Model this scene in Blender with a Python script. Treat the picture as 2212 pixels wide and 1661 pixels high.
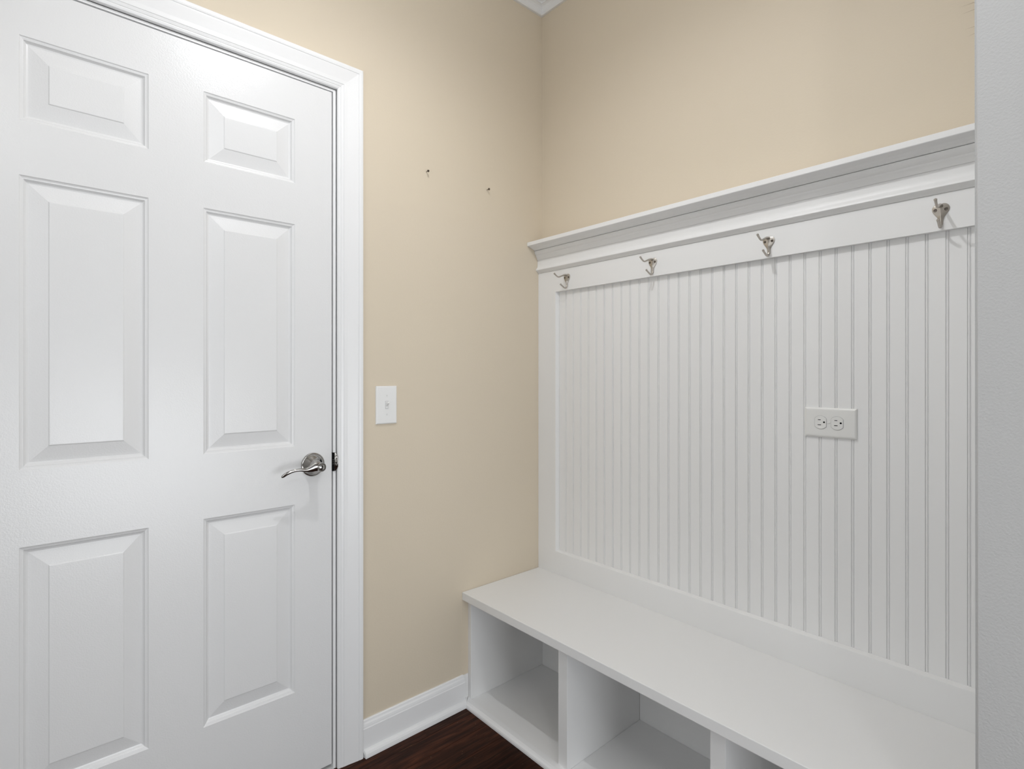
import bpy, bmesh, math, random
from mathutils import Vector
random.seed(7)
PI = math.pi
for o in list(bpy.data.objects): bpy.data.objects.remove(o, do_unlink=True)
S = bpy.context.scene
C = S.collection

# ------------------------------------------------------------------ camera
cam = bpy.data.cameras.new('camera'); co = bpy.data.objects.new('camera', cam); C.objects.link(co)
co.location = (-1.5635, -1.5829, 1.1931)
co.rotation_euler = (PI/2, 0, -math.radians(41.4965))
cam.sensor_fit = 'HORIZONTAL'; cam.sensor_width = 36.0
cam.lens = 36.0*1167.09/2212
cam.shift_y = -(830.5-809.04)/2212
cam.clip_start = 0.02
S.camera = co

# ------------------------------------------------------------------ world, lights, exposure
w = bpy.data.worlds.new('world'); S.world = w; w.use_nodes = True
w.node_tree.nodes['Background'].inputs[0].default_value = (0.80, 0.88, 1.0, 1)
w.node_tree.nodes['Background'].inputs[1].default_value = 0.5
S.view_settings.view_transform = 'Standard'; S.view_settings.look = 'None'
S.view_settings.exposure = -0.02; S.view_settings.gamma = 1.0
S.view_settings.use_curve_mapping = False

def light(name, kind, loc, power, col=(1, 1, 1), rot=(0, 0, 0), size=0.1, size_y=None, spread=None):
    l = bpy.data.lights.new(name, kind); l.energy = power; l.color = col
    if kind == 'AREA':
        l.size = size
        if size_y: l.shape = 'RECTANGLE'; l.size_y = size_y
        if spread: l.spread = spread
    else: l.shadow_soft_size = size
    o = bpy.data.objects.new(name, l); C.objects.link(o); o.location = loc; o.rotation_euler = rot
    return o
# the mudroom's short ceiling lamp: mostly downward, with some spill to the sides
dl = light('ceiling_downlight', 'SPOT', (-0.99, -0.78, 2.57), 21.0, (0.98, 0.985, 1.0), size=0.012)
dl.data.spot_size = math.radians(166); dl.data.spot_blend = 0.75
light('ceiling_lamp_bulb', 'POINT', (-0.99, -0.78, 2.57), 4.2, (0.98, 0.985, 1.0), size=0.012)
# bare lamp in the wider hall behind the camera
light('hall_lamp', 'POINT', (-1.92, -2.65, 2.60), 15.0, (0.97, 0.985, 1.0), size=0.10)
# added wide overhead fill over the middle of the room, no real fixture
light('overhead_fill', 'AREA', (-1.10, -1.40, 2.60), 3.4, (0.96, 0.98, 1.0), (0, 0, 0), 1.2, 1.2)
# added low fill light inside the rear of the hall, facing the door wall
light('low_rear_fill', 'AREA', (-1.00, -3.25, 0.58), 27.0, (0.94, 0.97, 1.0), (PI/2, 0, 0), 1.40, 1.1)
# added fill light along the side wall, which has no window
light('side_fill', 'AREA', (-1.93, -1.15, 1.05), 6.0, (0.94, 0.97, 1.0), (PI/2, 0, -PI/2), 0.9, 1.8)

# ------------------------------------------------------------------ materials
def mat(name, col, rough=0.5, metal=0.0, coat=0.0, spec=0.5):
    m = bpy.data.materials.new(name); m.use_nodes = True
    b = m.node_tree.nodes['Principled BSDF']
    b.inputs['Base Color'].default_value = (*col, 1); b.inputs['Roughness'].default_value = rough
    b.inputs['Metallic'].default_value = metal
    b.inputs['Specular IOR Level'].default_value = spec
    if coat: b.inputs['Coat Weight'].default_value = coat; b.inputs['Coat Roughness'].default_value = 0.1
    return m
def paint(name, col, rough, bump_scale, bump, var=0.012, spec=0.5, dist=0.0006, detail=3.0):
    m = mat(name, col, rough, spec=spec); nt = m.node_tree; N = nt.nodes; L = nt.links
    b = N['Principled BSDF']
    tc = N.new('ShaderNodeTexCoord'); n = N.new('ShaderNodeTexNoise')
    n.inputs['Scale'].default_value = bump_scale; n.inputs['Detail'].default_value = detail
    L.new(tc.outputs['Object'], n.inputs['Vector'])
    bp = N.new('ShaderNodeBump'); bp.inputs['Strength'].default_value = bump; bp.inputs['Distance'].default_value = dist
    L.new(n.outputs['Fac'], bp.inputs['Height']); L.new(bp.outputs['Normal'], b.inputs['Normal'])
    n2 = N.new('ShaderNodeTexNoise'); n2.inputs['Scale'].default_value = 1.7; n2.inputs['Detail'].default_value = 2
    L.new(tc.outputs['Object'], n2.inputs['Vector'])
    r = N.new('ShaderNodeMapRange'); r.inputs['To Min'].default_value = 1-var; r.inputs['To Max'].default_value = 1+var
    L.new(n2.outputs['Fac'], r.inputs['Value'])
    mx = N.new('ShaderNodeVectorMath'); mx.operation = 'SCALE'; mx.inputs[0].default_value = col
    L.new(r.outputs['Result'], mx.inputs['Scale']); L.new(mx.outputs['Vector'], b.inputs['Base Color'])
    return m
M = {}
M['wall'] = paint('beige_wall_paint', (0.675, 0.592, 0.468), 0.62, 190, 0.35, 0.01, 0.35)
M['ceiling'] = paint('ceiling_paint', (0.82, 0.81, 0.79), 0.8, 150, 0.3, spec=0.2)
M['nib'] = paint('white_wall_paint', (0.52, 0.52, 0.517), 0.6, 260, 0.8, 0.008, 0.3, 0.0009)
M['door'] = paint('door_satin_paint', (0.77, 0.772, 0.775), 0.24, 330, 0.55, 0.006, 0.5, 0.0005)
M['trim'] = paint('trim_gloss_paint', (0.83, 0.832, 0.835), 0.30, 60, 0.08, 0.006)
M['bench'] = paint('bench_satin_paint', (0.82, 0.82, 0.815), 0.42, 110, 0.10, 0.006)
M['plastic'] = mat('white_plastic', (0.82, 0.82, 0.81), 0.32)
M['plastic_g'] = mat('outlet_plastic', (0.76, 0.76, 0.74), 0.36)
M['black'] = mat('dark_slot', (0.006, 0.006, 0.006), 0.6, spec=0.05)
M['slotgrey'] = mat('screw_grey', (0.45, 0.45, 0.45), 0.4)
M['chrome'] = mat('polished_nickel', (0.43, 0.42, 0.405), 0.09, 1.0)
M['nickel'] = mat('satin_nickel', (0.52, 0.485, 0.44), 0.34, 1.0)
M['screw'] = mat('dark_steel_screw', (0.16, 0.14, 0.12), 0.28, 1.0)
M['threshold'] = mat('pale_threshold', (0.62, 0.62, 0.61), 0.5)
def floor_mat():
    m = mat('dark_hardwood', (0.05, 0.02, 0.012), 0.5, spec=0.12); nt = m.node_tree; N = nt.nodes; L = nt.links
    b = N['Principled BSDF']; tc = N.new('ShaderNodeTexCoord'); oi = N.new('ShaderNodeObjectInfo')
    add = N.new('ShaderNodeVectorMath'); add.operation = 'ADD'
    mul = N.new('ShaderNodeVectorMath'); mul.operation = 'SCALE'; mul.inputs[0].default_value = (13, 7, 3)
    L.new(oi.outputs['Random'], mul.inputs['Scale']); L.new(tc.outputs['Object'], add.inputs[0]); L.new(mul.outputs['Vector'], add.inputs[1])
    mp = N.new('ShaderNodeMapping'); mp.inputs['Scale'].default_value = (3.5, 42, 42)
    L.new(add.outputs['Vector'], mp.inputs['Vector'])
    n = N.new('ShaderNodeTexNoise'); n.inputs['Scale'].default_value = 1.6; n.inputs['Detail'].default_value = 7; n.inputs['Roughness'].default_value = 0.65; n.inputs['Distortion'].default_value = 0.6
    L.new(mp.outputs['Vector'], n.inputs['Vector'])
    cr = N.new('ShaderNodeValToRGB'); e = cr.color_ramp.elements
    e[0].position = 0.30; e[0].color = (0.010, 0.0035, 0.0018, 1)
    e[1].position = 0.74; e[1].color = (0.095, 0.030, 0.013, 1)
    k = e.new(0.5); k.color = (0.034, 0.0105, 0.0050, 1)
    L.new(n.outputs['Fac'], cr.inputs['Fac'])
    # fine pale scratches along the grain
    mp2 = N.new('ShaderNodeMapping'); mp2.inputs['Scale'].default_value = (9, 260, 60)
    L.new(add.outputs['Vector'], mp2.inputs['Vector'])
    n2 = N.new('ShaderNodeTexNoise'); n2.inputs['Scale'].default_value = 1.0; n2.inputs['Detail'].default_value = 2
    L.new(mp2.outputs['Vector'], n2.inputs['Vector'])
    r2 = N.new('ShaderNodeMapRange'); r2.inputs['From Min'].default_value = 0.69; r2.inputs['From Max'].default_value = 0.80
    L.new(n2.outputs['Fac'], r2.inputs['Value'])
    mix = N.new('ShaderNodeMix'); mix.data_type = 'RGBA'; mix.inputs['B'].default_value = (0.17, 0.09, 0.045, 1)
    L.new(r2.outputs['Result'], mix.inputs['Factor']); L.new(cr.outputs['Color'], mix.inputs['A'])
    # dust specks
    n3 = N.new('ShaderNodeTexVoronoi'); n3.inputs['Scale'].default_value = 38
    L.new(add.outputs['Vector'], n3.inputs['Vector'])
    r3 = N.new('ShaderNodeMapRange'); r3.inputs['From Min'].default_value = 0.055; r3.inputs['From Max'].default_value = 0.03
    L.new(n3.outputs['Distance'], r3.inputs['Value'])
    mix2 = N.new('ShaderNodeMix'); mix2.data_type = 'RGBA'; mix2.inputs['B'].default_value = (0.33, 0.24, 0.17, 1)
    ml = N.new('ShaderNodeMath'); ml.operation = 'MULTIPLY'; ml.inputs[1].default_value = 0.6
    L.new(r3.outputs['Result'], ml.inputs[0]); L.new(ml.outputs['Value'], mix2.inputs['Factor']); L.new(mix.outputs['Result'], mix2.inputs['A'])
    hs = N.new('ShaderNodeHueSaturation'); rv = N.new('ShaderNodeMapRange'); rv.inputs['To Min'].default_value = 0.6; rv.inputs['To Max'].default_value = 1.05
    L.new(oi.outputs['Random'], rv.inputs['Value']); L.new(rv.outputs['Result'], hs.inputs['Value']); L.new(mix2.outputs['Result'], hs.inputs['Color'])
    L.new(hs.outputs['Color'], b.inputs['Base Color'])
    bp = N.new('ShaderNodeBump'); bp.inputs['Strength'].default_value = 0.5; bp.inputs['Distance'].default_value = 0.0012
    L.new(n.outputs['Fac'], bp.inputs['Height']); L.new(bp.outputs['Normal'], b.inputs['Normal'])
    return m
M['floor'] = floor_mat()

# ------------------------------------------------------------------ helpers
def link(name, bm, m, parent=None, smooth=False, recalc=True):
    if recalc: bmesh.ops.recalc_face_normals(bm, faces=bm.faces)
    me = bpy.data.meshes.new(name); bm.to_mesh(me); bm.free()
    me.materials.append(m)
    if smooth:
        for p in me.polygons: p.use_smooth = True
        me.set_sharp_from_angle(angle=math.radians(38))
    o = bpy.data.objects.new(name, me); C.objects.link(o)
    if parent: o.parent = parent
    return o
def empty(name, loc=(0, 0, 0), parent=None):
    o = bpy.data.objects.new(name, None); C.objects.link(o); o.location = loc; o.empty_display_size = 0.05
    if parent: o.parent = parent
    return o
def tag(o, label=None, cat=None, group=None, kind=None):
    if label: o['label'] = label
    if cat: o['category'] = cat
    if group: o['group'] = group
    if kind: o['kind'] = kind
    return o
def box(bm, x0, x1, y0, y1, z0, z1, bev=0.0):
    v = [bm.verts.new((x, y, z)) for x in (x0, x1) for y in (y0, y1) for z in (z0, z1)]
    fs = [bm.faces.new([v[i] for i in q]) for q in ((0, 1, 3, 2), (4, 6, 7, 5), (0, 4, 5, 1), (2, 3, 7, 6), (0, 2, 6, 4), (1, 5, 7, 3))]
    if bev:
        es = {e for f in fs for e in f.edges}
        bmesh.ops.bevel(bm, geom=list(es), offset=bev, segments=2, profile=0.6, affect='EDGES')
def boxo(name, b, m, parent=None, bev=0.0, smooth=False):
    bm = bmesh.new(); box(bm, *b, bev); return link(name, bm, m, parent, smooth)
def loft(bm, prof, nodes, caps=True):
    """prof: closed list of (a,b); nodes: functions (a,b)->xyz; closed section swept through the nodes"""
    rows = [[bm.verts.new(f(a, b)) for a, b in prof] for f in nodes]
    n = len(prof)
    for r0, r1 in zip(rows, rows[1:]):
        for i in range(n): bm.faces.new((r0[i], r0[(i+1) % n], r1[(i+1) % n], r1[i]))
    if caps: bm.faces.new(rows[0]); bm.faces.new(rows[-1][::-1])
def lathe(bm, prof, seg, place, close_end=True):
    """prof: (r,h) list; place(rx,ry,h)->xyz"""
    rows = []
    for r, h in prof:
        rows.append([bm.verts.new(place(r*math.cos(2*PI*k/seg), r*math.sin(2*PI*k/seg), h)) for k in range(seg)])
    for a, b in zip(rows, rows[1:]):
        for k in range(seg): bm.faces.new((a[k], a[(k+1) % seg], b[(k+1) % seg], b[k]))
    bm.faces.new(rows[0]); 
    if close_end: bm.faces.new(rows[-1])
def spline(pts, n):
    """Catmull-Rom through tuples"""
    P = [pts[0]]+list(pts)+[pts[-1]]; out = []
    for i in range(1, len(P)-2):
        for k in range(n):
            t = k/n; a, b, c, d = P[i-1], P[i], P[i+1], P[i+2]
            out.append(tuple(0.5*((2*b[j])+(-a[j]+c[j])*t+(2*a[j]-5*b[j]+4*c[j]-d[j])*t*t+(-a[j]+3*b[j]-3*c[j]+d[j])*t**3) for j in range(len(b))))
    out.append(tuple(pts[-1])); return out

# ------------------------------------------------------------------ room shell
XL, YR, H = -1.95, -3.80, 2.743         # side wall, rear wall, ceiling
DX0, DX1, DZ = -1.7125, -0.8775, 2.056  # rough door opening
bm = bmesh.new()
box(bm, XL-0.12, DX0, 0, 0.115, 0, H); box(bm, DX1, 0.0, 0, 0.115, 0, H); box(bm, DX0, DX1, 0, 0.115, DZ, H)
wl = tag(link('wall_left', bm, M['wall']), 'beige painted wall with the white door, light switch and two nails', 'wall', kind='structure')
bm = bmesh.new(); box(bm, 0, 0.12, YR, 0.115, 0, H)
tag(link('wall_right', bm, M['wall']), 'beige painted wall behind the white panelling and bench', 'wall', kind='structure')
# short cracks in the paint high up beside the wall end
M['crack'] = mat('cracked_paint', (0.44, 0.36, 0.26), 0.8)
wr = bpy.data.objects['wall_right']
for (y0, z0), (y1, z1) in (((-1.3392, 2.0033), (-1.3800, 2.0042)), ((-1.3473, 1.9671), (-1.3800, 1.9648)), ((-1.3376, 2.0208), (-1.3800, 2.0190)), ((-1.3513, 1.9486), (-1.3800, 1.9520))):
    bm = bmesh.new()
    v = [bm.verts.new(p) for p in ((-0.0003, y0, z0), (-0.0003, (y0+y1)/2, (z0+z1)/2-0.0006), (-0.0003, y1, z1-0.0007), (-0.0003, y1, z1+0.0003), (-0.0003, (y0+y1)/2, (z0+z1)/2+0.0002))]
    bm.faces.new(v); link('paint_crack', bm, M['crack'], wr)
# nib wall whose end closes the picture at the far side of the bench; its corner is a touch out of plumb
bm = bmesh.new()
YN0, YN1, YN2 = -1.4262, -1.4288, -1.5500
v = [bm.verts.new(p) for p in ((-0.45, YN1, 0), (-0.0005, YN1, 0), (-0.0005, YN2, 0), (-0.45, YN2, 0), (-0.45, YN0, H), (-0.0005, YN0, H), (-0.0005, YN2, H), (-0.45, YN2, H))]
for q in ((0, 3, 2, 1), (4, 5, 6, 7), (0, 1, 5, 4), (1, 2, 6, 5), (2, 3, 7, 6), (3, 0, 4, 7)): bm.faces.new([v[i] for i in q])
ve = [e for e in bm.edges if {tuple(round(c, 3) for c in e.verts[0].co)[0], tuple(round(c, 3) for c in e.verts[1].co)[0]} == {-0.45} and abs(e.verts[0].co.z-e.verts[1].co.z) > 1]
bmesh.ops.bevel(bm, geom=ve, offset=0.004, segments=3, affect='EDGES')
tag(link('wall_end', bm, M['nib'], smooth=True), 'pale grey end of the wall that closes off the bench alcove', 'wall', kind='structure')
XH, YJ = -3.20, -1.75                    # the hall widens behind the camera
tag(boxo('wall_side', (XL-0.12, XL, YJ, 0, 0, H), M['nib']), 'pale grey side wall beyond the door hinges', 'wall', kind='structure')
bm = bmesh.new(); box(bm, XH-0.12, XH, YR, YJ, 0, H); box(bm, XH-0.12, XL-0.12, YJ, YJ+0.12, 0, H)
tag(link('wall_hall', bm, M['nib']), 'pale grey hall walls behind the camera', 'wall', kind='structure')
bm = bmesh.new()
WX0, WX1, WZ0, WZ1 = -1.72, -0.48, 0.0, 2.06
box(bm, XH-0.12, WX0, YR-0.12, YR, 0, H); box(bm, WX1, 0.12, YR-0.12, YR, 0, H)
box(bm, WX0, WX1, YR-0.12, YR, WZ1, H)
tag(link('wall_rear', bm, M['nib']), 'pale grey rear wall with the glazed door', 'wall', kind='structure')
tag(boxo('ceiling', (XH-0.12, 0.12, YR-0.12, 0.115, H, H+0.1), M['ceiling']), 'white ceiling above the crown moulding', 'ceiling', kind='structure')
# rear window frame
bm = bmesh.new()
box(bm, WX0, WX0+0.05, YR-0.06, YR+0.01, WZ0, WZ1); box(bm, WX1-0.05, WX1, YR-0.06, YR+0.01, WZ0, WZ1)
box(bm, WX0+0.05, WX1-0.05, YR-0.06, YR+0.01, WZ0, WZ0+0.05); box(bm, WX0+0.05, WX1-0.05, YR-0.06, YR+0.01, WZ1-0.05, WZ1)
box(bm, -1.12, -1.08, YR-0.05, YR-0.01, WZ0+0.05, WZ1-0.05)
tag(link('window_1', bm, M['trim']), 'white frame of the tall glazed opening in the rear wall', 'window', kind='structure')

# floor: slab plus individual boards running along the door wall
fl = tag(boxo('floor', (XH-0.12, 0.12, YR-0.12, 0.115, -0.10, -0.012), M['floor']), 'dark reddish-brown hand-scraped hardwood floor', 'floor', kind='structure')
def board_mesh(L, W):
    bm = bmesh.new(); b = 0.0006; t = 0.012
    prof = [(0, -t), (0, -b), (b, 0), (W-b, 0), (W, -b), (W, -t)]
    loft(bm, prof, [lambda a, z: (0, -a, z), lambda a, z: (L, -a, z)])
    bmesh.ops.recalc_face_normals(bm, faces=bm.faces)
    me = bpy.data.meshes.new('floor_board'); bm.to_mesh(me); bm.free(); me.materials.append(M['floor']); return me
lens = [0.55, 0.72, 0.90, 1.15, 1.4]; PW = 0.0822
bms = [board_mesh(L, PW-0.0003) for L in lens]
y = 0.10
while y > YR:
    x = (XL if y > YJ else XH)-random.uniform(0.0, 0.5)
    while x < 0.0:
        k = random.randrange(len(lens))
        xs = x
        o = bpy.data.objects.new('floor_board', bms[k]); C.objects.link(o); o.parent = fl; o.location = (xs, y, 0)
        x += lens[k]+0.0004
    y -= PW
# ------------------------------------------------------------------ ceiling crown moulding along both walls
cp = [(0, 2.660), (0.009, 2.660), (0.0115, 2.6625), (0.012, 2.672), (0.0145, 2.680), (0.019, 2.686), (0.026, 2.690), (0.029, 2.690),
      (0.0295, 2.694), (0.033, 2.6975), (0.037, 2.698), (0.038, 2.702), (0.044, 2.712), (0.054, 2.718), (0.064, 2.722), (0.070, 2.727), (0.072, 2.733), (0.079, 2.734), (0.079, H), (0, H)]
bm = bmesh.new()
loft(bm, cp, [lambda a, z: (XL, -a, z), lambda a, z: (-a, -a, z), lambda a, z: (-a, YN0, z)])
tag(link('trim_1', bm, M['bench']), 'white crown moulding mitred in the ceiling corner', 'moulding', kind='structure')

# ------------------------------------------------------------------ door casing, jamb, threshold
CI, CW = -0.8755, 0.0790            # casing inner edge, width
CIL = -1.7145; CZI = 2.0575
pc = [(0, 0), (0, 0.0075), (0.0015, 0.0095), (0.006, 0.0115), (0.0085, 0.0115), (0.0092, 0.0100), (0.0100, 0.0115), (0.0170, 0.0130), (0.0177, 0.0118), (0.0186, 0.0133),
      (0.030, 0.0140), (0.045, 0.0160), (0.060, 0.0182), (0.0640, 0.0186), (0.0648, 0.0172), (0.0656, 0.0188), (0.070, 0.0196), (0.076, 0.0196), (0.0786, 0.0185), (0.0790, 0.0165), (0.0790, 0)]
bm = bmesh.new()
loft(bm, pc, [lambda d, t: (CIL-d, -t, 0), lambda d, t: (CIL-d, -t, CZI+d), lambda d, t: (CI+d, -t, CZI+d), lambda d, t: (CI+d, -t, 0)])
casing = tag(link('trim_2', bm, M['trim']), 'white moulded casing around the six-panel door', 'door casing', kind='structure')
bm = bmesh.new()
JR, JT = -0.8862, 2.0488
box(bm, JR, CI+0.003, 0.0, 0.113, 0, JT+0.014); box(bm, CIL-0.003, -1.7052, 0.0, 0.113, 0, JT+0.014); box(bm, -1.7052, JR, 0.0, 0.113, JT, JT+0.014)
box(bm, JR-0.011, JR, 0.037, 0.07, 0, JT); box(bm, -1.7052, -1.694, 0.037, 0.07, 0, JT); box(bm, -1.694, JR-0.011, 0.037, 0.07, JT-0.011, JT)
jamb = tag(link('trim_3', bm, M['trim']), 'white door jamb with stop strip', 'door jamb', kind='structure')
tag(boxo('trim_4', (-1.7052, JR, 0.0, 0.113, 0, 0.008), M['threshold']), 'pale threshold strip under the door', 'threshold', kind='structure')
# strike plate with curled lip
bm = bmesh.new(); box(bm, JR-0.0016, JR+0.0002, 0.0005, 0.03, 0.9015, 0.9575, 0)
box(bm, JR-0.0032, JR+0.0036, -0.0022, 0.0002, 0.9015, 0.9575, 0.0004)
sp = tag(link('strike_plate', bm, M['black'], jamb), 'black strike plate with a chrome lip')
bm = bmesh.new()
lip = [(JR+0.0034, -0.0020), (JR+0.0050, -0.0030), (JR+0.0070, -0.0055), (JR+0.0088, -0.0090), (JR+0.0100, -0.0130)]
rows = []
for i, (x, yy) in enumerate(lip):
    hh = [0.0285, 0.0280, 0.0255, 0.021, 0.015][i]
    rows.append([bm.verts.new((x, yy, 0.9295-hh)), bm.verts.new((x, yy, 0.9295)), bm.verts.new((x, yy, 0.9295+hh))])
for a, b in zip(rows, rows[1:]):
    for k in range(2): bm.faces.new((a[k], a[k+1], b[k+1], b[k]))
lipo = link('strike_lip', bm, M['chrome'], sp, smooth=True)
md = lipo.modifiers.new('s', 'SOLIDIFY'); md.thickness = 0.0012; md.offset = 0
bm = bmesh.new()
for zz in (0.9235, 0.9295, 0.9355): box(bm, JR-0.0014, JR+0.0002, -0.0027, -0.0021, zz-0.0011, zz+0.0011)
link('latch_pin', bm, M['chrome'], sp)

# ------------------------------------------------------------------ six-panel door
X0, X1, Z0, Z1 = -1.7022, -0.8897, 0.018, 2.0455
px = [(-1.5897, -1.3513), (-1.2350, -0.9977)]
pz = [(1.7445, 1.9318), (0.9840, 1.6285), (0.2733, 0.8188)]
bm = bmesh.new()
xs = [X0, px[0][0], px[0][1], px[1][0], px[1][1], X1]; zs = [Z0, *sorted([c for p in pz for c in p]), Z1]
T = 0.035
g = [[bm.verts.new((x, 0.0012, z)) for z in zs] for x in xs]
hole = {(i, j) for i in (1, 3) for j in (1, 3, 5)}
for i in range(5):
    for j in range(7):
        if (i, j) not in hole: bm.faces.new((g[i][j], g[i+1][j], g[i+1][j+1], g[i][j+1]))
bk = [bm.verts.new(p) for p in ((X0, T, Z0), (X1, T, Z0), (X1, T, Z1), (X0, T, Z1))]
bm.faces.new(bk)
bm.faces.new([g[i][0] for i in range(6)]+[bk[1], bk[0]])
bm.faces.new([g[i][-1] for i in range(6)]+[bk[2], bk[3]])
bm.faces.new([g[0][j] for j in range(8)]+[bk[3], bk[0]])
bm.faces.new([g[-1][j] for j in range(8)]+[bk[2], bk[1]])
door = tag(link('door_1', bm, M['door']), 'white six-panel door with a chrome lever handle', 'door', kind='structure')
ring = [(0, 0.0012), (0.0014, 0.0012), (0.0034, 0.0030), (0.0060, 0.0042), (0.0085, 0.0048), (0.0105, 0.0075), (0.0130, 0.0098), (0.0160, 0.0108), (0.0175, 0.0106), (0.022, 0.0098), (0.0500, 0.0040), (0.0518, 0.0026), (0.0530, 0.0024)]
for (a, b) in px:
    for (c, d) in pz:
        bm = bmesh.new(); rows = []
        for ins, dep in ring:
            rows.append([bm.verts.new(p) for p in ((a+ins, dep, c+ins), (b-ins, dep, c+ins), (b-ins, dep, d-ins), (a+ins, dep, d-ins))])
        for r0, r1 in zip(rows, rows[1:]):
            for k in range(4): bm.faces.new((r0[k], r0[(k+1) % 4], r1[(k+1) % 4], r1[k]))
        bm.faces.new(rows[-1])
        for f in bm.faces: f.normal_update()
        for f in bm.faces:
            if f.normal.y > 0: f.normal_flip()
        link('door_panel', bm, M['door'], door, recalc=False)
# lever handle
HX, HZ = -0.9476, 0.9280
hd = tag(empty('door_handle', (HX, 0.0012, HZ), door), 'chrome lever handle on a round rosette')
bm = bmesh.new()
lathe(bm, [(0.0345, 0.0), (0.0345, 0.0030), (0.0338, 0.0046), (0.0322, 0.0055), (0.0305, 0.0055), (0.0298, 0.0065), (0.0270, 0.0100), (0.0225, 0.0145), (0.0180, 0.0190), (0.0145, 0.0240), (0.0122, 0.0300), (0.0112, 0.0380), (0.0110, 0.0500)], 48, lambda a, b, h: (a, -h, b))
link('rosette', bm, M['chrome'], hd, smooth=True)
bm = bmesh.new()
path = spline([(0.004, 0.0005, 0.0590, 0.0095, 0.0085), (-0.004, 0.0020, 0.0590, 0.0128, 0.0095), (-0.014, 0.0022, 0.0595, 0.0142, 0.0080), (-0.026, -0.0014, 0.0600, 0.0112, 0.0062), (-0.040, -0.0040, 0.0600, 0.0066, 0.0050), (-0.058, -0.0020, 0.0590, 0.0046, 0.0045), (-0.076, -0.0032, 0.0570, 0.0044, 0.0040), (-0.092, -0.0090, 0.0540, 0.0048, 0.0034), (-0.1015, -0.0155, 0.0510, 0.0044, 0.0028), (-0.1055, -0.0188, 0.0495, 0.0018, 0.0012)], 6)
rows = []
for i, (x, z, o_, hh, tt) in enumerate(path):
    a = path[max(i-1, 0)]; b = path[min(i+1, len(path)-1)]
    dx, dz = b[0]-a[0], b[1]-a[1]; l = math.hypot(dx, dz); nx, nz = -dz/l, dx/l
    rows.append([bm.verts.new((x+nx*hh*math.cos(2*PI*k/20), -(o_+tt*math.sin(2*PI*k/20)), z+nz*hh*math.cos(2*PI*k/20))) for k in range(20)])
for a, b in zip(rows, rows[1:]):
    for k in range(20): bm.faces.new((a[k], a[(k+1) % 20], b[(k+1) % 20], b[k]))
bm.faces.new(rows[0]); bm.faces.new(rows[-1])
link('lever', bm, M['chrome'], hd, smooth=True)
bm = bmesh.new()
lathe(bm, [(0.0110, 0.046), (0.0128, 0.050), (0.0132, 0.058), (0.0132, 0.0665), (0.0120, 0.0690), (0.0098, 0.0690), (0.0092, 0.0675), (0.0084, 0.0675), (0.0080, 0.0695), (0.0070, 0.0702), (0.0, 0.0702)][:-1], 40, lambda a, b, h: (a, -h, b))
hub = link('lever_hub', bm, M['chrome'], hd, smooth=True)
bm = bmesh.new(); box(bm, -0.0011, 0.0011, -0.0712, -0.0695, -0.0052, 0.0052)
link('lock_slot', bm, M['black'], hd)
# latch bolt in the door edge
boxo('latch_bolt', (X1-0.001, X1+0.0009, 0.010, 0.022, 0.918, 0.940), M['chrome'], door)

# ------------------------------------------------------------------ baseboard
bp_ = [(0, 0.0), (0.028, 0.0), (0.0278, 0.0055), (0.0265, 0.0120), (0.0235, 0.0175), (0.0190, 0.0210), (0.0140, 0.0222), (0.0132, 0.0226), (0.0132, 0.0835), (0.0118, 0.0860), (0.0112, 0.0905), (0.0098, 0.0960), (0.0070, 0.1000), (0.0062, 0.1035), (0.0058, 0.1060), (0.0035, 0.1085), (0.0, 0.1085)]
bm = bmesh.new()
sh = [(a, z) for a, z in bp_[:7]]+[(0.0125, 0.0225), (0, 0.0225)]
bd = [(0, 0.0230), (0.0132, 0.0230)]+bp_[8:]
BX0, BX1 = CI+CW+0.0003, -0.4035
loft(bm, bd, [lambda a, z: (BX0, -a, z), lambda a, z: (BX1+min(a, 0.0132)*0.35, -a, z)])
bb = tag(link('baseboard_left', bm, M['trim']), 'white baseboard between door casing and bench', 'baseboard', kind='structure')
bm = bmesh.new()
loft(bm, sh, [lambda a, z: (BX0+(0.0 if a < 0.014 else 0.004), -a, z), lambda a, z: (-0.3785-a, -a, z)])
link('shoe_moulding', bm, M['trim'], bb)
boxo('end_block', (-0.4030, -0.3790, -0.0030, -0.0003, 0.0225, 0.1055), M['bench'], bb)
# raised paint ridge beside the bench front
bm = bmesh.new()
loft(bm, [(-0.0011, 0.0), (-0.0006, 0.0009), (0.0006, 0.0009), (0.0011, 0.0)], [lambda a, t: (-0.4038+a, -t, 0.1085), lambda a, t: (-0.4046+a, -t, 0.3785)])
link('paint_ridge', bm, M['wall'], wl)

# ------------------------------------------------------------------ storage bench
YE = -1.4255
be = tag(empty('storage_bench', (-0.20, -0.70, 0)), 'long white built-in bench with open cubbies below the coat hooks', 'bench')
def bp(name, b, bev=0.0008, m=None):
    o = boxo(name, b, m or M['bench'], None, bev); o.parent = be; o.matrix_parent_inverse.translation = Vector((0.20, 0.70, 0)); return o
bp('seat', (-0.4045, -0.0010, YE, -0.0006, 0.3785, 0.4064), 0.0018)
FX = -0.3775
bp('side_panel', (FX, -0.0025, -0.0175, -0.0006, 0.0, 0.3783))
bp('side_panel', (FX, -0.0025, YE, YE+0.018, 0.0, 0.3783))
for y0, y1 in ((-0.4892, -0.4532), (-0.9799, -0.9426)): bp('divider', (FX, -0.0135, y0, y1, 0.0002, 0.3782))
for y0, y1 in ((-0.4530, -0.0177), (-0.9424, -0.4894), (YE+0.0182, -0.9801)):
    bp('cubby_floor', (FX+0.001, -0.0135, y0, y1, 0.0002, 0.0145), 0.0012)
    bp('back_panel', (-0.0130, -0.0030, y0, y1, 0.0002, 0.3782), 0)
bm = bmesh.new()
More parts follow.
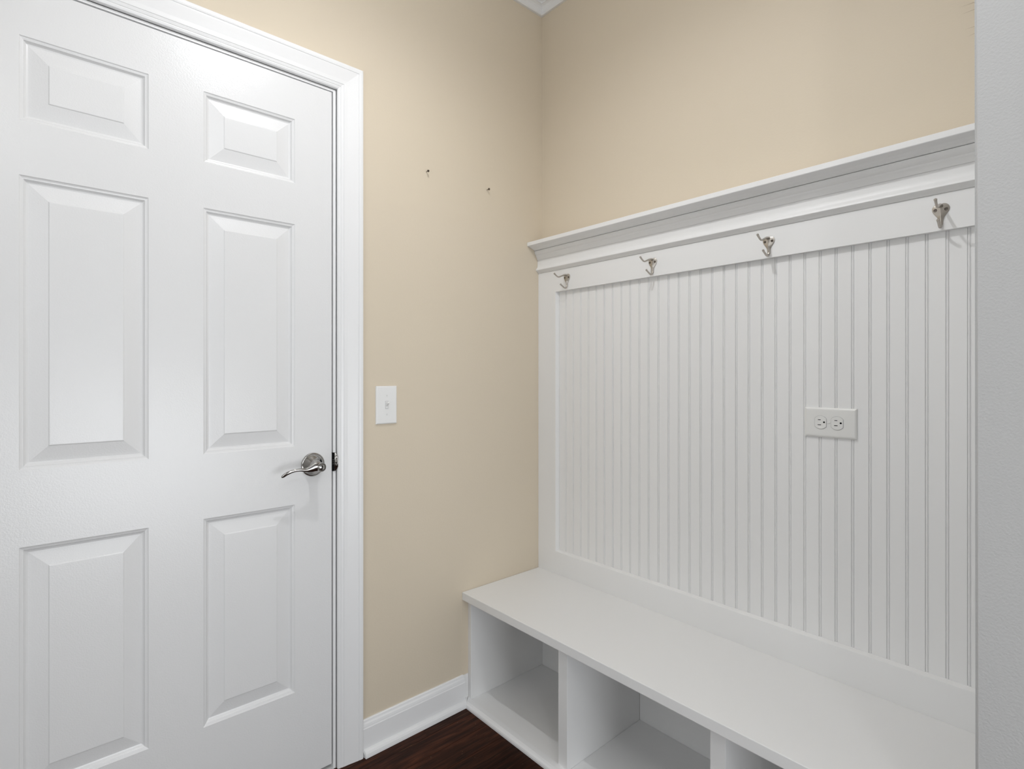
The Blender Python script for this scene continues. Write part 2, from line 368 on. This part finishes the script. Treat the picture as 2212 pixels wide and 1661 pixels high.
sq = [(0, 0.0), (0.0300, 0.0), (0.0298, 0.0055), (0.0280, 0.0110), (0.0240, 0.0150), (0.0170, 0.0172), (0.0, 0.0176)]
loft(bm, sq, [lambda a, z: (FX-a, -a*0.93-0.0006, z), lambda a, z: (FX-a, YE, z)])
o = link('shoe_moulding', bm, M['trim'], be); o.matrix_parent_inverse.translation = Vector((0.20, 0.70, 0))

# ------------------------------------------------------------------ panelled coat rack above the bench
cr = tag(empty('coat_rack_panel', (-0.01, -0.70, 0.4064)), 'white beadboard wall panel with a ledge, above the long bench', 'wall panel')
inv = Vector((0.01, 0.70, -0.4064))
def rp(name, bm, m=None, smooth=False):
    o = link(name, bm, m or M['bench'], cr, smooth); o.matrix_parent_inverse.translation = inv; return o
RX = -0.0197
bm = bmesh.new()   # bottom rail with chamfered top
loft(bm, [(-0.0004, 0.4066), (RX, 0.4066), (RX, 0.4951), (-0.0065, 0.4998), (-0.0004, 0.4998)], [lambda x, z: (x, -0.0006, z), lambda x, z: (x, YE, z)]); rp('bottom_rail', bm)
bm = bmesh.new()
loft(bm, [(-0.0004, -0.0006), (RX, -0.0006), (RX, -0.0973), (-0.0065, -0.1019), (-0.0004, -0.1019)], [lambda x, y: (x, y, 0.5001 if x > -0.01 else 0.4951), lambda x, y: (x, y, 1.5203)]); rp('stile', bm)
bm = bmesh.new(); box(bm, RX, -0.0004, YE, -0.0006, 1.5203, 1.6043, 0.0003); rp('header_board', bm)
bm = bmesh.new()
loft(bm, [(-0.0004, 1.6046), (-0.0197, 1.6046), (-0.0215, 1.6048), (-0.0240, 1.6075), (-0.0262, 1.6110), (-0.0310, 1.6135), (-0.0338, 1.6165), (-0.0338, 1.6195), (-0.0310, 1.6235), (-0.0272, 1.6275), (-0.0250, 1.6330), (-0.0242, 1.6420), (-0.0240, 1.6590), (-0.0004, 1.6590)],
     [lambda x, z: (x, -0.0006, z), lambda x, z: (x, YE, z)]); rp('frieze_moulding', bm, smooth=True)
bm = bmesh.new()
loft(bm, [(-0.0004, 1.6592), (-0.0255, 1.6592), (-0.0270, 1.6620), (-0.0285, 1.6670), (-0.0322, 1.6720), (-0.0328, 1.6728), (-0.0340, 1.6772), (-0.0350, 1.6778), (-0.0385, 1.6810), (-0.0412, 1.6860), (-0.0425, 1.6925), (-0.0415, 1.6938), (-0.0004, 1.6938)],
     [lambda x, z: (x, -0.0006, z), lambda x, z: (x, YE, z)]); rp('crown_moulding', bm, smooth=True)
bm = bmesh.new()
loft(bm, [(-0.0004, 1.6945), (-0.0430, 1.6948), (-0.0500, 1.6985), (-0.0620, 1.7030), (-0.0790, 1.7068), (-0.0815, 1.7078), (-0.0822, 1.7090), (-0.0822, 1.7215), (-0.0812, 1.7225), (-0.0004, 1.7225)],
     [lambda x, z: (x, -0.0006, z), lambda x, z: (x, YE, z)]); rp('cap_shelf', bm)
# beadboard: one board per groove pair
fx = -0.0060
def bead_mesh(W):
    prof = [(0, -0.0006), (0, fx+0.0022), (-0.0010, fx+0.0022)]
    for k in range(5):
        t = PI*k/4; prof.append((-0.00275+0.00165*math.cos(t), fx+0.0012-0.0014*math.sin(t)))
    prof += [(-0.0045, fx+0.0022), (-0.0053, fx+0.0022), (-0.0064, fx), (-W+0.0009, fx), (-W, fx+0.0022), (-W, -0.0006)]
    bm = bmesh.new()
    loft(bm, prof, [lambda y, x: (x, y, 0.4999), lambda y, x: (x, y, 1.5204)])
    bmesh.ops.recalc_face_normals(bm, faces=bm.faces)
    me = bpy.data.meshes.new('bead_board'); bm.to_mesh(me); bm.free(); me.materials.append(M['bench']); return me
me = bead_mesh(0.0379)
y = -0.1000
while y > YE+0.038:
    o = bpy.data.objects.new('bead_board', me); C.objects.link(o); o.parent = cr; o.location = (0, y, 0); o.matrix_parent_inverse.translation = inv
    y -= 0.0380
W = y-YE
o = bpy.data.objects.new('bead_board', bead_mesh(W)); C.objects.link(o); o.parent = cr; o.location = (0, y, 0); o.matrix_parent_inverse.translation = inv

# ------------------------------------------------------------------ coat hooks
def hook_parts(root):
    # heart-shaped plate, raised along its middle
    bm = bmesh.new()
    out = []
    pts = [(0.0, 0.0128), (0.0045, 0.0140), (0.0095, 0.0128), (0.0140, 0.0088), (0.0160, 0.0030), (0.0150, -0.0030), (0.0118, -0.0090), (0.0078, -0.0150), (0.0052, -0.0205), (0.0042, -0.0270), (0.0038, -0.0330), (0.0024, -0.0360), (0.0, -0.0370)]
    half = spline(pts, 3)
    loop = [(a, b) for a, b in half]+[(-a, b) for a, b in half[::-1][1:-1]]
    base = [bm.verts.new((0, s, h)) for s, h in loop]
    r1 = [bm.verts.new((-0.0018, s, h)) for s, h in loop]
    r2 = [bm.verts.new((-0.0026, s*0.93, -0.003+(h+0.003)*0.95)) for s, h in loop]
    r3 = [bm.verts.new((-0.0036, s*0.45, -0.004+(h+0.004)*0.86)) for s, h in loop]
    r4 = [bm.verts.new((-0.0058, s*0.10, -0.005+(h+0.005)*0.78)) for s, h in loop]
    n = len(loop)
    for A, B in ((base, r1), (r1, r2), (r2, r3), (r3, r4)):
        for k in range(n): bm.faces.new((A[k], A[(k+1) % n], B[(k+1) % n], B[k]))
    bm.faces.new(base); bm.faces.new(r4)
    link('back_plate', bm, M['nickel'], root, smooth=True)
    def prong(name, pts):
        bm = bmesh.new(); P = spline(pts, 5); rows = []
        for i, (o_, h, ws, wh) in enumerate(P):
            a = P[max(i-1, 0)]; b = P[min(i+1, len(P)-1)]
            d0, d1 = b[0]-a[0], b[1]-a[1]; l = math.hypot(d0, d1); n0, n1 = -d1/l, d0/l
            rows.append([bm.verts.new((-(o_+n0*wh*math.sin(2*PI*k/14)), ws*math.cos(2*PI*k/14), h+n1*wh*math.sin(2*PI*k/14))) for k in range(14)])
        for A, B in zip(rows, rows[1:]):
            for k in range(14): bm.faces.new((A[k], A[(k+1) % 14], B[(k+1) % 14], B[k]))
        bm.faces.new(rows[0]); bm.faces.new(rows[-1])
        link(name, bm, M['nickel'], root, smooth=True)
    prong('upper_prong', [(0.000, 0.0040, 0.0050, 0.0050), (0.006, 0.0085, 0.0048, 0.0044), (0.0165, 0.0078, 0.0036, 0.0032), (0.032, 0.0022, 0.0030, 0.0027), (0.0440, -0.0026, 0.0028, 0.0026), (0.0530, -0.0032, 0.0027, 0.0026), (0.0620, 0.0010, 0.0027, 0.0025), (0.0685, 0.0052, 0.0030, 0.0027), (0.0715, 0.0074, 0.0034, 0.0032), (0.0728, 0.0083, 0.0026, 0.0024)])
    prong('lower_prong', [(0.0020, -0.0200, 0.0040, 0.0026), (0.0022, -0.0300, 0.0034, 0.0024), (0.0042, -0.0370, 0.0030, 0.0026), (0.0100, -0.0412, 0.0029, 0.0026), (0.0180, -0.0402, 0.0029, 0.0026), (0.0270, -0.0360, 0.0028, 0.0025), (0.0345, -0.0318, 0.0031, 0.0028), (0.0372, -0.0300, 0.0034, 0.0032), (0.0384, -0.0292, 0.0026, 0.0024)])
    for s in (-1, 1):
        bm = bmesh.new()
        lathe(bm, [(0.0037, 0.0022), (0.0037, 0.0034), (0.0030, 0.0044), (0.0014, 0.0046), (0.0009, 0.0040)], 16, lambda a, b, h: (-h, 0.0097*s+a, b))
        link('screw', bm, M['screw'], root, smooth=True)
hk = empty('coat_hook', (RX, -0.1600, 1.5675)); hook_parts(hk)
spots = [(-0.1600, 1.5680, 0, 'satin nickel coat hook in the corner end of the header board'),
         (-0.5463, 1.5668, 0, 'satin nickel coat hook, second out from the wall corner'),
         (-0.9255, 1.5660, 0, 'satin nickel coat hook, third out from the wall corner'),
         (-1.3090, 1.5672, 0.045, 'satin nickel coat hook beside the grey wall end, both screw heads showing')]
for i, (y, z, r, lab) in enumerate(spots):
    if i == 0: o = hk
    else:
        o = hk.copy(); C.objects.link(o)
        for ch in hk.children: c = ch.copy(); C.objects.link(c); c.parent = o
    o.location = (RX-0.0001, y, z); o.rotation_euler = (0, 0, r)
    tag(o, lab, 'coat hook', 'coat hooks along the header board')

# ------------------------------------------------------------------ outlet on the beadboard
oy, oz = -1.0775, 1.0672
ou = tag(empty('wall_outlet', (fx, oy, oz)), 'white duplex outlet mounted sideways on the beadboard', 'outlet')
bm = bmesh.new()
hw, hh = 0.0615, 0.0392
loopf = lambda ins, t: [bm.verts.new(p) for p in ((-t, hw-ins, -hh+ins), (-t, hw-ins, hh-ins), (-t, -hw+ins, hh-ins), (-t, -hw+ins, -hh+ins))]
R_ = [loopf(0, 0.0001), loopf(0, 0.0028), loopf(0.0012, 0.0045), loopf(0.0042, 0.0062), loopf(0.0070, 0.0066)]
for a, b in zip(R_, R_[1:]):
    for k in range(4): bm.faces.new((a[k], a[(k+1) % 4], b[(k+1) % 4], b[k]))
bm.faces.new(R_[0]); bm.faces.new(R_[-1])
link('cover_plate', bm, M['plastic_g'], ou)
for dy in (0.0217, -0.0175):
    def oval(r, fl):
        pts = []
        for k in range(40):
            t = 2*PI*k/40; a = r*math.cos(t); b = r*math.sin(t)
            pts.append((max(-fl, min(fl, a)), b))
        return pts
    bm = bmesh.new()
    A = [bm.verts.new((-0.0060, dy+a, b)) for a, b in oval(0.0180, 0.0148)]
    B = [bm.verts.new((-0.00672, dy+a, b)) for a, b in oval(0.0180, 0.0148)]
    for k in range(40): bm.faces.new((A[k], A[(k+1) % 40], B[(k+1) % 40], B[k]))
    bm.faces.new(B)
    # shadow line put in as grey colour, a thin gasket around the receptacle face
    rc = empty('receptacle', (0, 0, 0), ou)
    link('shadow_ring', bm, M['slotgrey'], rc)
    bm = bmesh.new()
    A = [bm.verts.new((-0.0060, dy+a, b)) for a, b in oval(0.0171, 0.0139)]
    B = [bm.verts.new((-0.0076, dy+a, b)) for a, b in oval(0.0171, 0.0139)]
    D = [bm.verts.new((-0.0081, dy+a, b)) for a, b in oval(0.0166, 0.0134)]
    for P, Q in ((A, B), (B, D)):
        for k in range(40): bm.faces.new((P[k], P[(k+1) % 40], Q[(k+1) % 40], Q[k]))
    bm.faces.new(D)
    link('receptacle_face', bm, M['plastic_g'], rc)
    bm = bmesh.new()
    box(bm, -0.0083, -0.0079, dy-0.0008, dy+0.0060, 0.0063, 0.0079)
    box(bm, -0.0083, -0.0079, dy-0.0014, dy+0.0066, -0.0070, -0.0053)
    v = [bm.verts.new((-0.0083, dy-0.0088+0.0024*math.cos(2*PI*k/16), 0.0009+0.0024*math.sin(2*PI*k/16))) for k in range(16)]; bm.faces.new(v)
    link('slot', bm, M['black'], rc)
bm = bmesh.new(); lathe(bm, [(0.0032, 0.0064), (0.0032, 0.0072), (0.0022, 0.0078)], 16, lambda a, b, h: (-h, 0.0021+a, b))
link('screw', bm, M['plastic_g'], ou)

# ------------------------------------------------------------------ light switch
sw = tag(empty('light_switch', (-0.7092, -0.0001, 1.0950)), 'white toggle light switch on the beige wall beside the door casing', 'switch')
bm = bmesh.new(); hw, hh = 0.0372, 0.0612
loopf = lambda ins, t: [bm.verts.new(p) for p in ((-hw+ins, -t, -hh+ins), (hw-ins, -t, -hh+ins), (hw-ins, -t, hh-ins), (-hw+ins, -t, hh-ins))]
R_ = [loopf(0, 0.0), loopf(0, 0.0030), loopf(0.0015, 0.0050), loopf(0.0040, 0.0060)]
for a, b in zip(R_, R_[1:]):
    for k in range(4): bm.faces.new((a[k], a[(k+1) % 4], b[(k+1) % 4], b[k]))
bm.faces.new(R_[0]); bm.faces.new(R_[-1]); link('cover_plate', bm, M['plastic'], sw)
boxo('toggle_frame', (-0.0055, 0.0055, -0.0063, -0.0059, -0.0125, 0.0125), M['slotgrey'], sw)
bm = bmesh.new()
box(bm, -0.0046, 0.0046, -0.0069, -0.0062, -0.0115, 0.0115)
v = [bm.verts.new(p) for p in ((-0.0042, -0.0068, -0.004), (0.0042, -0.0068, -0.004), (0.0042, -0.0068, 0.006), (-0.0042, -0.0068, 0.006), (-0.0034, -0.0175, 0.0055), (0.0034, -0.0175, 0.0055), (0.0034, -0.0150, 0.0105), (-0.0034, -0.0150, 0.0105))]
for q in ((0, 1, 2, 3), (4, 5, 6, 7), (0, 1, 5, 4), (1, 2, 6, 5), (2, 3, 7, 6), (3, 0, 4, 7)): bm.faces.new([v[i] for i in q])
link('toggle', bm, M['plastic'], sw)
for s in (-1, 1):
    bm = bmesh.new(); lathe(bm, [(0.0033, 0.0059), (0.0033, 0.0066), (0.0024, 0.0072)], 16, lambda a, b, h: (a, -h, 0.0302*s+b))
    sc = link('screw', bm, M['plastic'], sw)
    boxo('screw_slot', (-0.0006, 0.0006, -0.0074, -0.0071, 0.0302*s-0.0024, 0.0302*s+0.0024), M['slotgrey'], sc)

# ------------------------------------------------------------------ two nails left in the wall
def nail():
    bm = bmesh.new()
    lathe(bm, [(0.0011, 0.0), (0.0011, 0.0105), (0.0038, 0.0112), (0.0042, 0.0128), (0.0034, 0.0146), (0.0016, 0.0152)], 18, lambda a, b, h: (a, -h, b))
    return link('nail', bm, M['screw'], smooth=True)
n1 = nail(); n1.location = (-0.5560, -0.0, 1.8880); tag(n1, 'small dark nail in the beige wall, the one nearer the door casing', 'nail', 'nails left in the beige wall')
n2 = n1.copy(); C.objects.link(n2); n2.location = (-0.2890, -0.0, 1.8868); n2['label'] = 'small dark nail in the beige wall, the one nearer the room corner'
